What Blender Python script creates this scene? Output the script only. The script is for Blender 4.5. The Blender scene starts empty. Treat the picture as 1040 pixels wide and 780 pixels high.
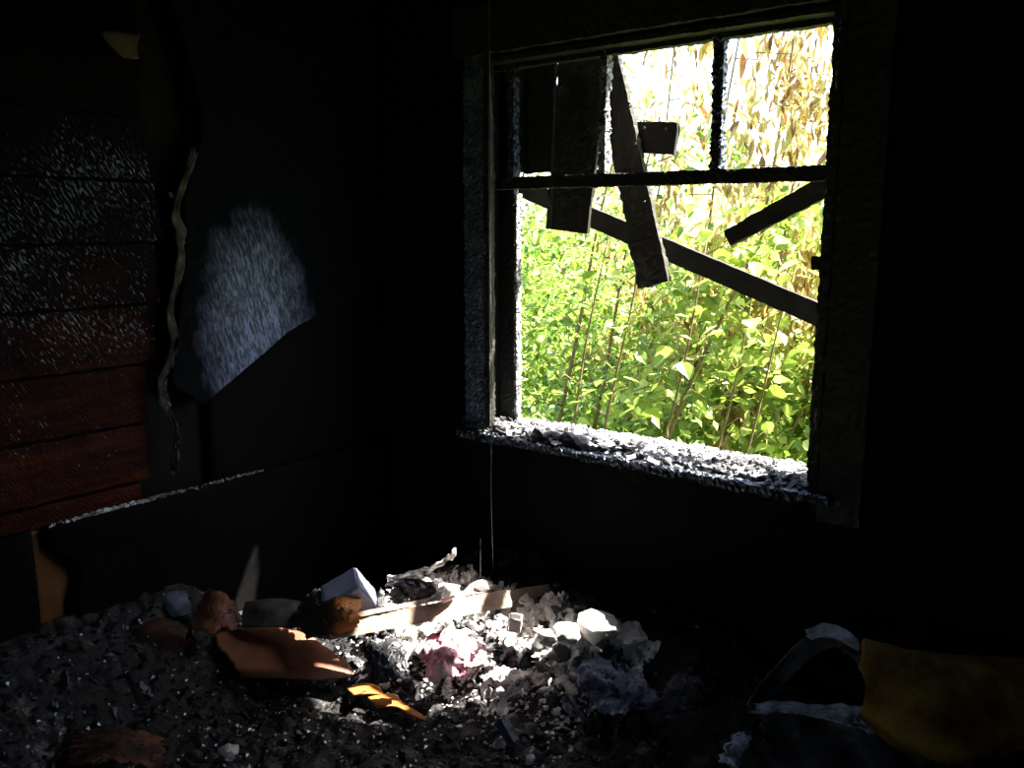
import bpy, bmesh, math, random
from mathutils import Vector, Matrix, noise as mn
import numpy as np

SC = bpy.context.scene
COL = SC.collection
random.seed(7)
RNG = np.random.default_rng(11)

# ------------------------------------------------------------------ camera
F_PX, EYE = 877.0, 1.6
YAW, PITCH = math.radians(37.8), math.radians(10.2)
cam_d = bpy.data.cameras.new('camera')
cam_d.sensor_width = 36.0
cam_d.lens = F_PX / 1040 * 36.0
cam_d.clip_start = 0.05
cam = bpy.data.objects.new('camera', cam_d)
COL.objects.link(cam)
cam.location = (0, 0, EYE)
cam.rotation_euler = (math.pi / 2 - PITCH, 0, YAW)
SC.camera = cam

# ------------------------------------------------------------------ world, sun, exposure
SUN_TO = Vector((0.51, 0.5, 1.0)).normalized()
SUN_POWER = 17.0
SKY_STRENGTH = 0.24
EXPOSURE = 1.75
world = bpy.data.worlds.new('world')
SC.world = world
world.use_nodes = True
wn = world.node_tree
wn.nodes.clear()
sky = wn.nodes.new('ShaderNodeTexSky')
sky.sky_type = 'NISHITA'
sky.sun_disc = False
sky.sun_elevation = math.asin(SUN_TO.z)
sky.sun_rotation = math.atan2(SUN_TO.x, SUN_TO.y)
sky.air_density, sky.dust_density, sky.ozone_density = 1.0, 2.0, 1.0
bg = wn.nodes.new('ShaderNodeBackground')
bg.inputs['Strength'].default_value = SKY_STRENGTH
wo = wn.nodes.new('ShaderNodeOutputWorld')
wn.links.new(sky.outputs[0], bg.inputs[0])
wn.links.new(bg.outputs[0], wo.inputs[0])
sd = bpy.data.lights.new('sun', 'SUN')
sd.energy = SUN_POWER
sd.angle = math.radians(0.53)
sd.color = (1.0, 0.94, 0.86)
sun = bpy.data.objects.new('sun', sd)
COL.objects.link(sun)
sun.location = (3, 6, 8)
sun.rotation_euler = SUN_TO.to_track_quat('Z', 'Y').to_euler()
# sampling portal filling the window opening (guides sky sampling, gives no light itself)
pd = bpy.data.lights.new('window_portal', 'AREA')
pd.shape = 'RECTANGLE'
pd.size, pd.size_y = 1.12, 1.22
pd.cycles.is_portal = True
po = bpy.data.objects.new('window_portal', pd)
COL.objects.link(po)
po.location = (-1.305, 2.47, 1.53)
po.rotation_euler = (-math.pi / 2, 0, 0)
pd2 = bpy.data.lights.new('doorway_portal', 'AREA')
pd2.shape = 'RECTANGLE'
pd2.size, pd2.size_y = .6, 2.0
pd2.cycles.is_portal = True
po2 = bpy.data.objects.new('doorway_portal', pd2)
COL.objects.link(po2)
po2.location = (-1.4, -2.33, 1.15)
po2.rotation_euler = (math.pi / 2, 0, 0)
vs = SC.view_settings
SC.display_settings.display_device = 'sRGB'
vs.view_transform, vs.look = 'Standard', 'None'
vs.gamma, vs.exposure = 1.0, EXPOSURE
vs.use_curve_mapping = False
SC.cycles.max_bounces = 8
SC.cycles.sample_clamp_indirect = 6.0

# ------------------------------------------------------------------ helpers
FW = Vector((-math.sin(YAW) * math.cos(PITCH), math.cos(YAW) * math.cos(PITCH), -math.sin(PITCH)))
RT = Vector((math.cos(YAW), math.sin(YAW), 0))
UP = RT.cross(FW)
CAM = Vector((0, 0, EYE))
def ray(px, py): return FW * F_PX + RT * (px - 520) + UP * (390 - py)
def atY(px, py, Y):
    d = ray(px, py); return CAM + d * (Y / d.y)
def atX(px, py, X):
    d = ray(px, py); return CAM + d * (X / d.x)
def atZ(px, py, Z):
    d = ray(px, py); return CAM + d * ((Z - EYE) / d.z)

def tag(o, label=None, cat=None, group=None, kind=None):
    if label: o['label'] = label
    if cat: o['category'] = cat
    if group: o['group'] = group
    if kind: o['kind'] = kind
    return o

def empty(name, loc=(0, 0, 0)):
    o = bpy.data.objects.new(name, None)
    COL.objects.link(o)
    o.empty_display_size = 0.05
    o.location = loc
    return o

def link(name, me, parent=None, loc=None):
    o = bpy.data.objects.new(name, me)
    COL.objects.link(o)
    if loc is not None: o.location = loc
    if parent is not None:
        o.parent = parent
        o.matrix_parent_inverse = Matrix.Translation(parent.location).inverted()
    return o

def mk(name, verts, faces, mat, parent=None, smooth=False, recenter=False):
    """one mesh object; world-space vertices"""
    loc = None
    verts = [Vector(v) for v in verts]
    if recenter:
        c = sum(verts, Vector()) / len(verts)
        c.z = min(v.z for v in verts)
        verts = [v - c for v in verts]
        loc = c
    me = bpy.data.meshes.new(name)
    me.from_pydata([tuple(v) for v in verts], [], faces)
    me.materials.append(mat)
    if smooth: me.polygons.foreach_set('use_smooth', [True] * len(me.polygons))
    me.update()
    return link(name, me, parent, loc)

def fix_normals(o):
    bm = bmesh.new(); bm.from_mesh(o.data)
    bmesh.ops.recalc_face_normals(bm, faces=bm.faces)
    bm.to_mesh(o.data); bm.free()
    return o

def nz(v, s, seed=0.0): return mn.noise(Vector((v[0] * s + seed, v[1] * s - seed * .7, v[2] * s + seed * 1.3)))

def sstep(a, b, x):
    t = min(1, max(0, (x - a) / (b - a))); return t * t * (3 - 2 * t)
def crack(v, s, seed=0.0):
    d, _ = mn.voronoi(Vector((v[0] * s + seed, v[1] * s + seed, v[2] * s)))
    return d[1] - d[0]

def beam(name, p0, p1, w, t, side, mat, parent=None, step=.012, amp=.003, cs=38, rag=0.0, taper=None, seed=0.0, bow=0.0, ns=3, recenter=False, smooth=False):
    """a charred timber from p0 to p1: w across 'side', t across the third axis, alligator-cracked surface, ragged ends"""
    p0, p1 = Vector(p0), Vector(p1)
    ax = (p1 - p0); L = ax.length; ax.normalize()
    side = Vector(side); side = (side - ax * side.dot(ax)).normalized()
    nrm = ax.cross(side).normalized()
    n = max(2, int(L / step))
    mw = max(2, int(w / step)); mt = max(1, int(t / step))
    sec = []
    for i in range(mw): sec.append((-w / 2 + w * i / mw, -t / 2))
    for i in range(mt): sec.append((w / 2, -t / 2 + t * i / mt))
    for i in range(mw): sec.append((w / 2 - w * i / mw, t / 2))
    for i in range(mt): sec.append((-w / 2, t / 2 - t * i / mt))
    k = len(sec)
    V = []
    for j in range(n + 1):
        f = j / n
        for (a, b) in sec:
            sc = 1.0 if taper is None else taper[0] * (1 - f) + taper[1] * f
            s = f * L
            if rag:
                e = rag * (0.5 + nz((a * 30, b * 8, seed), 1.0, seed + 3))
                if j == n: s -= e
                if j == 0: s += e * .6
            q = p0 + ax * s + side * (a * sc) + nrm * (b + bow * math.sin(math.pi * f))
            if amp:
                out = side * (1 if a > w / 2 - 1e-6 else -1 if a < -w / 2 + 1e-6 else 0) + nrm * (1 if b > t / 2 - 1e-6 else -1 if b < -t / 2 + 1e-6 else 0)
                c = crack(q, cs, seed)
                q = q + out * (amp * (1.4 * min(1, c * 3.0) - 1.0 + 1.2 * nz(q, 14, seed)))
            V.append(q)
    Fc = []
    for j in range(n):
        for i in range(k):
            i2 = (i + 1) % k
            Fc.append((j * k + i, j * k + i2, (j + 1) * k + i2, (j + 1) * k + i))
    Fc.append(tuple(range(k - 1, -1, -1)))
    Fc.append(tuple(n * k + i for i in range(k)))
    o = mk(name, V, Fc, mat, parent, smooth=smooth, recenter=recenter)
    return fix_normals(o)

def box(name, lo, hi, mat, parent=None):
    x0, y0, z0 = lo; x1, y1, z1 = hi
    V = [(x0, y0, z0), (x1, y0, z0), (x1, y1, z0), (x0, y1, z0), (x0, y0, z1), (x1, y0, z1), (x1, y1, z1), (x0, y1, z1)]
    Fc = [(3, 2, 1, 0), (4, 5, 6, 7), (0, 1, 5, 4), (1, 2, 6, 5), (2, 3, 7, 6), (3, 0, 4, 7)]
    return mk(name, V, Fc, mat, parent)

def cr(a, b, c, d, t):
    return 0.5 * ((2 * b) + (c - a) * t + (2 * a - 5 * b + 4 * c - d) * t * t + (3 * b - a - 3 * c + d) * t * t * t)

def cr_eval(pts, u):
    n = len(pts) - 1
    x = min(max(u, 0), 1) * n
    i = min(int(x), n - 1); t = x - i
    g = lambda k: pts[min(max(k, 0), n)]
    return cr(g(i - 1) if i > 0 else g(0) * 2 - g(1), g(i), g(i + 1), g(i + 2) if i + 2 <= n else g(n) * 2 - g(n - 1), t)

def patch(name, ctrl, mat, parent=None, nu=40, nv=30, thick=.006, amp=0.0, freq=8, rag=0.0, ragf=9, seed=0.0, amp2=0.0, freq2=40, recenter=False, smooth=True):
    """a thick sheet through a grid of control points, crumpled and with torn edges"""
    V = []
    rows = [[Vector(p) for p in r] for r in ctrl]
    for j in range(nv + 1):
        for i in range(nu + 1):
            u, v = i / nu, j / nv
            e = lambda a, b: rag * (.5 + .5 * mn.noise(Vector((a * ragf + seed, b * 5 + seed, 0))) + .35 * mn.noise(Vector((a * ragf * 4 + seed, b, 3))))
            uu = e(v, 1) * (1 - u) + u * (1 - e(v, 2))
            vv = e(u, 3) * (1 - v) + v * (1 - e(u, 4))
            V.append(cr_eval([cr_eval(r, uu) for r in rows], vv))
    W = nu + 1
    N = []
    for j in range(nv + 1):
        for i in range(nu + 1):
            a = V[j * W + min(i + 1, nu)] - V[j * W + max(i - 1, 0)]
            b = V[min(j + 1, nv) * W + i] - V[max(j - 1, 0) * W + i]
            c = a.cross(b)
            N.append(c.normalized() if c.length > 1e-12 else Vector((0, 0, 1)))
    P = []
    for q, m in zip(V, N):
        d = amp * (nz(q, freq, seed) + .5 * nz(q, freq * 2.1, seed + 5)) + amp2 * nz(q, freq2, seed + 9)
        P.append(q + m * d)
    n1 = len(P)
    P = P + [p - m * thick for p, m in zip(P, N)]
    Fc = []
    for j in range(nv):
        for i in range(nu):
            a, b, c, d = j * W + i, j * W + i + 1, (j + 1) * W + i + 1, (j + 1) * W + i
            Fc.append((a, b, c, d)); Fc.append((n1 + d, n1 + c, n1 + b, n1 + a))
    for i in range(nu):
        a, b = i, i + 1
        Fc.append((b, a, n1 + a, n1 + b))
        a, b = nv * W + i, nv * W + i + 1
        Fc.append((a, b, n1 + b, n1 + a))
    for j in range(nv):
        a, b = j * W, (j + 1) * W
        Fc.append((a, b, n1 + b, n1 + a))
        a, b = j * W + nu, (j + 1) * W + nu
        Fc.append((b, a, n1 + a, n1 + b))
    return fix_normals(mk(name, P, Fc, mat, parent, smooth=smooth, recenter=recenter))

def tube(name, pts, radii, mat, parent=None, k=6, recenter=False):
    V, Fc = [], []
    pts = [Vector(p) for p in pts]
    for j, p in enumerate(pts):
        d = (pts[min(j + 1, len(pts) - 1)] - pts[max(j - 1, 0)]).normalized()
        s = d.cross(Vector((0.31, 0.83, 0.2))).normalized(); t = d.cross(s)
        r = radii[j] if hasattr(radii, '__len__') else radii
        for i in range(k):
            a = 2 * math.pi * i / k
            V.append(p + (s * math.cos(a) + t * math.sin(a)) * r)
    for j in range(len(pts) - 1):
        for i in range(k):
            i2 = (i + 1) % k
            Fc.append((j * k + i, j * k + i2, (j + 1) * k + i2, (j + 1) * k + i))
    Fc.append(tuple(range(k))); Fc.append(tuple((len(pts) - 1) * k + i for i in range(k)))
    return fix_normals(mk(name, V, Fc, mat, parent, smooth=True, recenter=recenter))

# ------------------------------------------------------------------ materials
def mat_new(name):
    m = bpy.data.materials.new(name)
    m.use_nodes = True
    nt = m.node_tree
    b = nt.nodes['Principled BSDF']
    return m, nt, b

def N(nt, t, **kw):
    n = nt.nodes.new(t)
    for k, v in kw.items(): setattr(n, k, v)
    return n

def noise_node(nt, scale, detail=6, rough=.6, coord=None, stretch=None):
    tc = N(nt, 'ShaderNodeTexCoord') if coord is None else coord
    out = tc.outputs['Object']
    if stretch:
        mp = N(nt, 'ShaderNodeMapping')
        mp.inputs['Scale'].default_value = stretch
        nt.links.new(out, mp.inputs[0]); out = mp.outputs[0]
    n = N(nt, 'ShaderNodeTexNoise')
    n.inputs['Scale'].default_value = scale
    n.inputs['Detail'].default_value = detail
    n.inputs['Roughness'].default_value = rough
    nt.links.new(out, n.inputs['Vector'])
    return n

def ramp(nt, fac, stops):
    r = N(nt, 'ShaderNodeValToRGB')
    el = r.color_ramp.elements
    while len(el) > 1: el.remove(el[-1])
    el[0].position = stops[0][0]; el[0].color = (*stops[0][1], 1)
    for p, c in stops[1:]:
        e = el.new(p); e.color = (*c, 1)
    nt.links.new(fac, r.inputs[0])
    return r

def simple(name, stops, scale=8, rough=.6, spec=.3, bump=.2, bscale=60, bdist=.004, stretch=None, tint=None, rough_var=0):
    m, nt, b = mat_new(name)
    n = noise_node(nt, scale, stretch=stretch)
    r = ramp(nt, n.outputs['Fac'], stops)
    nt.links.new(r.outputs[0], b.inputs['Base Color'])
    b.inputs['Roughness'].default_value = rough
    b.inputs['Specular IOR Level'].default_value = spec
    if tint: b.inputs['Specular Tint'].default_value = (*tint, 1)
    if bump:
        n2 = noise_node(nt, bscale, 5, .65, stretch=stretch)
        bp = N(nt, 'ShaderNodeBump')
        bp.inputs['Strength'].default_value = bump
        bp.inputs['Distance'].default_value = bdist
        nt.links.new(n2.outputs['Fac'], bp.inputs['Height'])
        nt.links.new(bp.outputs[0], b.inputs['Normal'])
    return m

M = {}
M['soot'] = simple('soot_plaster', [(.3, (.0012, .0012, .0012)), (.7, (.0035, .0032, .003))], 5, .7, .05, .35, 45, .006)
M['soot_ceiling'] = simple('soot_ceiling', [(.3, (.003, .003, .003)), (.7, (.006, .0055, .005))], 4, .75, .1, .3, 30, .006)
M['char'] = simple('charred_wood', [(.35, (.006, .006, .007)), (.62, (.018, .018, .02)), (.8, (.05, .05, .055))], 22, .3, .8, .6, 110, .005, tint=(.6, .75, 1))
M['char_dull'] = simple('dull_charred_wood', [(.3, (.012, .011, .008)), (.7, (.028, .026, .019))], 16, .7, .25, .4, 90, .003)
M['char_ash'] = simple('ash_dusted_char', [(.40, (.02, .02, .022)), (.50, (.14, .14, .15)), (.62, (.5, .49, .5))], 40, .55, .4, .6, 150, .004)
M['weathered'] = simple('weathered_plank', [(.3, (.02, .019, .015)), (.7, (.06, .055, .042))], 20, .8, .2, .5, 60, .004, stretch=(1, 1, .2))

def planks_mat():
    m, nt, b = mat_new('scorched_wall_board')
    tc = N(nt, 'ShaderNodeTexCoord')
    geo = N(nt, 'ShaderNodeNewGeometry')
    sep = N(nt, 'ShaderNodeSeparateXYZ'); nt.links.new(geo.outputs['Position'], sep.inputs[0])
    n1 = noise_node(nt, 3.2, 6, .6)
    # the boards burnt from the top down: bare red wood low, char high, in a ragged front
    mad = N(nt, 'ShaderNodeMath', operation='MULTIPLY_ADD')
    nt.links.new(n1.outputs['Fac'], mad.inputs[0]); mad.inputs[1].default_value = .9
    nt.links.new(sep.outputs['Z'], mad.inputs[2])
    mr = N(nt, 'ShaderNodeMapRange')
    mr.inputs['From Min'].default_value = 1.35; mr.inputs['From Max'].default_value = 2.0
    nt.links.new(mad.outputs[0], mr.inputs['Value'])
    n2 = noise_node(nt, 9, 8, .65, stretch=(1, .25, 3))
    wood = ramp(nt, n2.outputs['Fac'], [(.3, (.006, .0014, .0004)), (.5, (.032, .0065, .0013)), (.7, (.07, .017, .003))])
    mx = N(nt, 'ShaderNodeMix', data_type='RGBA')
    nt.links.new(mr.outputs[0], mx.inputs['Factor'])
    nt.links.new(wood.outputs[0], mx.inputs[6]); mx.inputs[7].default_value = (.0035, .0033, .003, 1)
    nt.links.new(mx.outputs[2], b.inputs['Base Color'])
    b.inputs['Roughness'].default_value = .24
    b.inputs['IOR'].default_value = 2.0
    m0 = N(nt, 'ShaderNodeMapping'); m0.inputs['Rotation'].default_value = (math.radians(-32), 0, 0); nt.links.new(tc.outputs['Object'], m0.inputs[0])
    mp = N(nt, 'ShaderNodeMapping'); mp.inputs['Scale'].default_value = (1, 3.2, .9)
    nt.links.new(m0.outputs[0], mp.inputs[0])
    n3 = N(nt, 'ShaderNodeTexNoise'); n3.inputs['Scale'].default_value = 60; n3.inputs['Detail'].default_value = 5
    nt.links.new(mp.outputs[0], n3.inputs['Vector'])
    n4 = noise_node(nt, 170, 3, .6)
    ad = N(nt, 'ShaderNodeMath', operation='MULTIPLY_ADD'); ad.inputs[1].default_value = .5
    nt.links.new(n4.outputs['Fac'], ad.inputs[0]); nt.links.new(n3.outputs['Fac'], ad.inputs[2])
    n5 = noise_node(nt, 6, 3, .6)
    sm = N(nt, 'ShaderNodeMath', operation='MULTIPLY_ADD'); sm.inputs[1].default_value = .45
    nt.links.new(n5.outputs['Fac'], sm.inputs[0]); nt.links.new(n3.outputs['Fac'], sm.inputs[2])
    gl = N(nt, 'ShaderNodeMapRange'); gl.inputs['From Min'].default_value = .80; gl.inputs['From Max'].default_value = .93  # blue glint streaks placed in the gloss, strongest at mid height
    gl.inputs['To Min'].default_value = .015; gl.inputs['To Max'].default_value = .8
    za = N(nt, 'ShaderNodeMapRange'); za.inputs['From Min'].default_value = 1.1; za.inputs['From Max'].default_value = 1.5; za.inputs['To Min'].default_value = -.10; za.inputs['To Max'].default_value = .02
    zb = N(nt, 'ShaderNodeMapRange'); zb.inputs['From Min'].default_value = 1.78; zb.inputs['From Max'].default_value = 2.0; zb.inputs['To Min'].default_value = 0; zb.inputs['To Max'].default_value = -.2
    nt.links.new(sep.outputs['Z'], za.inputs['Value']); nt.links.new(sep.outputs['Z'], zb.inputs['Value'])
    s2 = N(nt, 'ShaderNodeMath', operation='ADD'); nt.links.new(za.outputs[0], s2.inputs[0]); nt.links.new(zb.outputs[0], s2.inputs[1])
    s3 = N(nt, 'ShaderNodeMath', operation='ADD'); nt.links.new(sm.outputs[0], s3.inputs[0]); nt.links.new(s2.outputs[0], s3.inputs[1])
    nt.links.new(s3.outputs[0], gl.inputs['Value']); nt.links.new(gl.outputs[0], b.inputs['Specular IOR Level'])
    b.inputs['Specular Tint'].default_value = (.62, .74, 1, 1)
    bp = N(nt, 'ShaderNodeBump'); bp.inputs['Strength'].default_value = .9; bp.inputs['Distance'].default_value = .006
    nt.links.new(ad.outputs[0], bp.inputs['Height']); nt.links.new(bp.outputs[0], b.inputs['Normal'])
    return m
M['planks'] = planks_mat()
M['glaze'] = None
def glaze_mat():
    m, nt, b = mat_new('sheen_sooty_plaster')
    geo = N(nt, 'ShaderNodeNewGeometry')
    n1 = noise_node(nt, 9, 6, .6)
    # blue sheen painted in as a glossy patch; dull soot around it
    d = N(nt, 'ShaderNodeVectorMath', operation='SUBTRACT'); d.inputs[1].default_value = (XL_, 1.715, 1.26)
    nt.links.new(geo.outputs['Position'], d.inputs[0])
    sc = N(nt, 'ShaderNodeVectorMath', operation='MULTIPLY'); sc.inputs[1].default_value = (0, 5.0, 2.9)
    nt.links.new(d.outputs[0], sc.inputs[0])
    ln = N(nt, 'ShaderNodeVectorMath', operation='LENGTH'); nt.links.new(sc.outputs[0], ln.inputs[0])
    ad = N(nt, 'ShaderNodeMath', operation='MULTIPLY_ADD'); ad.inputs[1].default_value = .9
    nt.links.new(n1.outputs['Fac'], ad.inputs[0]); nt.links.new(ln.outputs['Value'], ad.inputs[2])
    wet_sheen = N(nt, 'ShaderNodeMapRange'); wet_sheen.inputs['From Min'].default_value = 1.65; wet_sheen.inputs['From Max'].default_value = .75
    nt.links.new(ad.outputs[0], wet_sheen.inputs['Value'])
    tc = N(nt, 'ShaderNodeTexCoord')
    rt_ = N(nt, 'ShaderNodeMapping'); rt_.inputs['Rotation'].default_value = (math.radians(-14), 0, 0); nt.links.new(tc.outputs['Object'], rt_.inputs[0])
    st = N(nt, 'ShaderNodeMapping'); st.inputs['Scale'].default_value = (1, 3.0, .75); nt.links.new(rt_.outputs[0], st.inputs[0])
    n3 = N(nt, 'ShaderNodeTexNoise'); n3.inputs['Scale'].default_value = 38; n3.inputs['Detail'].default_value = 7; n3.inputs['Roughness'].default_value = .72
    nt.links.new(st.outputs[0], n3.inputs['Vector'])
    sk = N(nt, 'ShaderNodeMapRange'); sk.inputs['From Min'].default_value = .42; sk.inputs['From Max'].default_value = .62
    nt.links.new(n3.outputs['Fac'], sk.inputs['Value'])
    # core of the sheen shows everywhere, the margin only in streaks
    ws = N(nt, 'ShaderNodeMath', operation='MULTIPLY_ADD'); ws.inputs[1].default_value = 1.15; ws.inputs[2].default_value = -.15
    nt.links.new(sk.outputs[0], ws.inputs[0])
    mk_ = N(nt, 'ShaderNodeMath', operation='MULTIPLY'); mk_.use_clamp = True
    nt.links.new(wet_sheen.outputs[0], mk_.inputs[0]); nt.links.new(ws.outputs[0], mk_.inputs[1])
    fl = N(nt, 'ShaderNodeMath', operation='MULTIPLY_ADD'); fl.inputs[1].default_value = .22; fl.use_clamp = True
    nt.links.new(wet_sheen.outputs[0], fl.inputs[0]); nt.links.new(mk_.outputs[0], fl.inputs[2])
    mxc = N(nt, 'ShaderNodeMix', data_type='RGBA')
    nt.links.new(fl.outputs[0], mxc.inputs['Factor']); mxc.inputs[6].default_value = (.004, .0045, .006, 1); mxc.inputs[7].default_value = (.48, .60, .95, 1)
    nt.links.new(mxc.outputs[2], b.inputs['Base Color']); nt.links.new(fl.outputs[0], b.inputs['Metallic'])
    b.inputs['Roughness'].default_value = .34
    b.inputs['Specular IOR Level'].default_value = .1
    b.inputs['Specular Tint'].default_value = (.5, .66, 1, 1)
    n2 = noise_node(nt, 50, 7, .75, stretch=(1, 2.4, .6))
    bp = N(nt, 'ShaderNodeBump'); bp.inputs['Strength'].default_value = 1.0; bp.inputs['Distance'].default_value = .012
    nt.links.new(n2.outputs['Fac'], bp.inputs['Height']); nt.links.new(bp.outputs[0], b.inputs['Normal'])
    return m
XL_ = -2.40
M['glaze'] = glaze_mat()
M['plaster_edge'] = simple('broken_plaster_edge', [(.3, (.03, .027, .025)), (.6, (.10, .092, .085)), (.8, (.18, .17, .16))], 25, .85, .2, .4, 80, .004)
M['orange_wood'] = simple('bare_orange_wood', [(.3, (.05, .018, .004)), (.7, (.15, .06, .014))], 6, .55, .3, .3, 50, .003, stretch=(3, 3, .4))
M['char_blue_sheen'] = simple('blue_sheen_char', [(.35, (.012, .014, .02)), (.55, (.05, .06, .085)), (.75, (.15, .17, .225))], 26, .35, .8, .6, 110, .005, tint=(.6, .75, 1))  # blue sheen put into the colour of the char
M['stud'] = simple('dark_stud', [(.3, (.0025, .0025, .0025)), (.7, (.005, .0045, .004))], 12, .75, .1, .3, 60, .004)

def rubble_mat():
    m, nt, b = mat_new('ash_and_char_rubble')
    n1 = noise_node(nt, 26, 8, .72)
    n2 = noise_node(nt, 3.0, 4, .55)
    ad = N(nt, 'ShaderNodeMath', operation='MULTIPLY_ADD'); ad.inputs[1].default_value = .55
    nt.links.new(n2.outputs['Fac'], ad.inputs[0]); nt.links.new(n1.outputs['Fac'], ad.inputs[2])
    r = ramp(nt, ad.outputs[0], [(.66, (.003, .003, .003)), (.80, (.008, .0072, .0065)), (.92, (.035, .031, .028)), (1.0, (.14, .13, .12))])
    nt.links.new(r.outputs[0], b.inputs['Base Color'])
    b.inputs['Roughness'].default_value = .34
    b.inputs['Specular IOR Level'].default_value = .28
    n3 = noise_node(nt, 95, 6, .7)
    bp = N(nt, 'ShaderNodeBump'); bp.inputs['Strength'].default_value = .9; bp.inputs['Distance'].default_value = .008
    nt.links.new(n3.outputs['Fac'], bp.inputs['Height']); nt.links.new(bp.outputs[0], b.inputs['Normal'])
    return m
M['rubble'] = rubble_mat()
M['lump_char'] = simple('char_lump', [(.35, (.006, .006, .006)), (.62, (.022, .022, .024)), (.8, (.12, .12, .125))], 30, .4, .55, .6, 120, .004)
M['lump_ash'] = simple('pale_ash_lump', [(.36, (.025, .023, .022)), (.45, (.32, .30, .285)), (.58, (.74, .71, .68))], 34, .7, .3, .6, 120, .004)
M['lump_plaster'] = simple('plaster_lump', [(.3, (.3, .28, .26)), (.7, (.62, .6, .57))], 20, .8, .2, .4, 90, .003)
M['flake'] = simple('glossy_char_flake', [(.4, (.005, .005, .006)), (.75, (.03, .03, .034))], 30, .18, 1.0, .4, 100, .003, tint=(.75, .85, 1))
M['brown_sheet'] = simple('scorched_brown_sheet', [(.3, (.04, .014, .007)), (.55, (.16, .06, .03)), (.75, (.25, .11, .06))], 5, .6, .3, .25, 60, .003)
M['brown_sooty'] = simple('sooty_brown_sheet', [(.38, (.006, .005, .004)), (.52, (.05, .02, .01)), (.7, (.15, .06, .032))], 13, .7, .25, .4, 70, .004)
M['lump_grey'] = simple('grey_ash_lump', [(.36, (.01, .01, .01)), (.6, (.05, .048, .046)), (.8, (.2, .19, .18))], 34, .6, .4, .6, 120, .004)
M['clay'] = simple('orange_clay', [(.3, (.30, .09, .015)), (.7, (.52, .19, .035))], 6, .6, .3, .25, 50, .003)
def clay_mat():
    m, nt, b = mat_new('half_lit_charred_clay')
    tc = N(nt, 'ShaderNodeTexCoord')
    n1 = noise_node(nt, 14, 6, .6)
    dt = N(nt, 'ShaderNodeVectorMath', operation='DOT_PRODUCT'); dt.inputs[1].default_value = (6.5, 5.0, 0)  # dark away from the sun, bright toward it: shade and char in colour
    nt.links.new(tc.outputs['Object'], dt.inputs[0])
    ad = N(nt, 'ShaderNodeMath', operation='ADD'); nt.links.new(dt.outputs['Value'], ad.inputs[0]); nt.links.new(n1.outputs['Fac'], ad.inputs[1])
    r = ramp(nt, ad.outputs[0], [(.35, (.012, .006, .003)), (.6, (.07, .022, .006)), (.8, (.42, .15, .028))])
    nt.links.new(r.outputs[0], b.inputs['Base Color'])
    b.inputs['Roughness'].default_value = .65
    n2 = noise_node(nt, 50, 5, .6)
    bp = N(nt, 'ShaderNodeBump'); bp.inputs['Strength'].default_value = .4; bp.inputs['Distance'].default_value = .004
    nt.links.new(n2.outputs['Fac'], bp.inputs['Height']); nt.links.new(bp.outputs[0], b.inputs['Normal'])
    return m
M['clay_half_lit'] = clay_mat()
M['lath'] = simple('pale_lath', [(.3, (.24, .17, .12)), (.6, (.5, .4, .32)), (.8, (.6, .52, .45))], 9, .7, .2, .35, 60, .003, stretch=(.6, 2, 2))
M['lath_dark'] = simple('dark_lath', [(.3, (.05, .035, .028)), (.7, (.17, .12, .095))], 9, .7, .2, .35, 60, .003)
M['blue_card'] = simple('blue_grey_card', [(.3, (.13, .15, .27)), (.7, (.28, .31, .46))], 6, .6, .3, .15, 60, .002)
M['pink'] = simple('pink_cloth', [(.3, (.45, .10, .17)), (.5, (.68, .38, .44)), (.7, (.78, .62, .64))], 9, .85, .15, .3, 120, .002)
M['blue_cloth'] = simple('blue_grey_cloth', [(.36, (.03, .033, .045)), (.52, (.14, .155, .21)), (.72, (.34, .36, .43))], 9, .8, .2, .4, 90, .003)
M['grey_cloth'] = simple('sooty_cloth', [(.38, (.008, .008, .009)), (.58, (.05, .05, .055)), (.78, (.2, .2, .21))], 11, .7, .3, .5, 90, .003)
M['foam'] = simple('yellow_brown_foam', [(.34, (.015, .009, .004)), (.46, (.14, .07, .012)), (.62, (.32, .19, .032)), (.8, (.4, .26, .06))], 7, .8, .2, .4, 110, .003)
M['fringe'] = simple('pale_torn_padding', [(.36, (.05, .055, .065)), (.48, (.32, .345, .39)), (.66, (.68, .70, .74))], 22, .75, .3, .5, 100, .003)
M['wire'] = simple('bare_wire', [(.4, (.12, .12, .12)), (.6, (.3, .3, .3))], 20, .35, .5, 0)
M['wire'].node_tree.nodes['Principled BSDF'].inputs['Metallic'].default_value = .8
M['floor'] = simple('burnt_floor', [(.3, (.008, .008, .008)), (.7, (.02, .018, .017))], 5, .7, .2, .3, 40, .005)
M['earth'] = simple('outdoor_ground', [(.3, (.06, .09, .02)), (.7, (.16, .20, .05))], 3, .9, .1, .3, 20, .02)
M['bark'] = simple('sapling_bark', [(.3, (.10, .065, .03)), (.7, (.22, .16, .07))], 30, .8, .2, .3, 80, .002)

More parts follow.
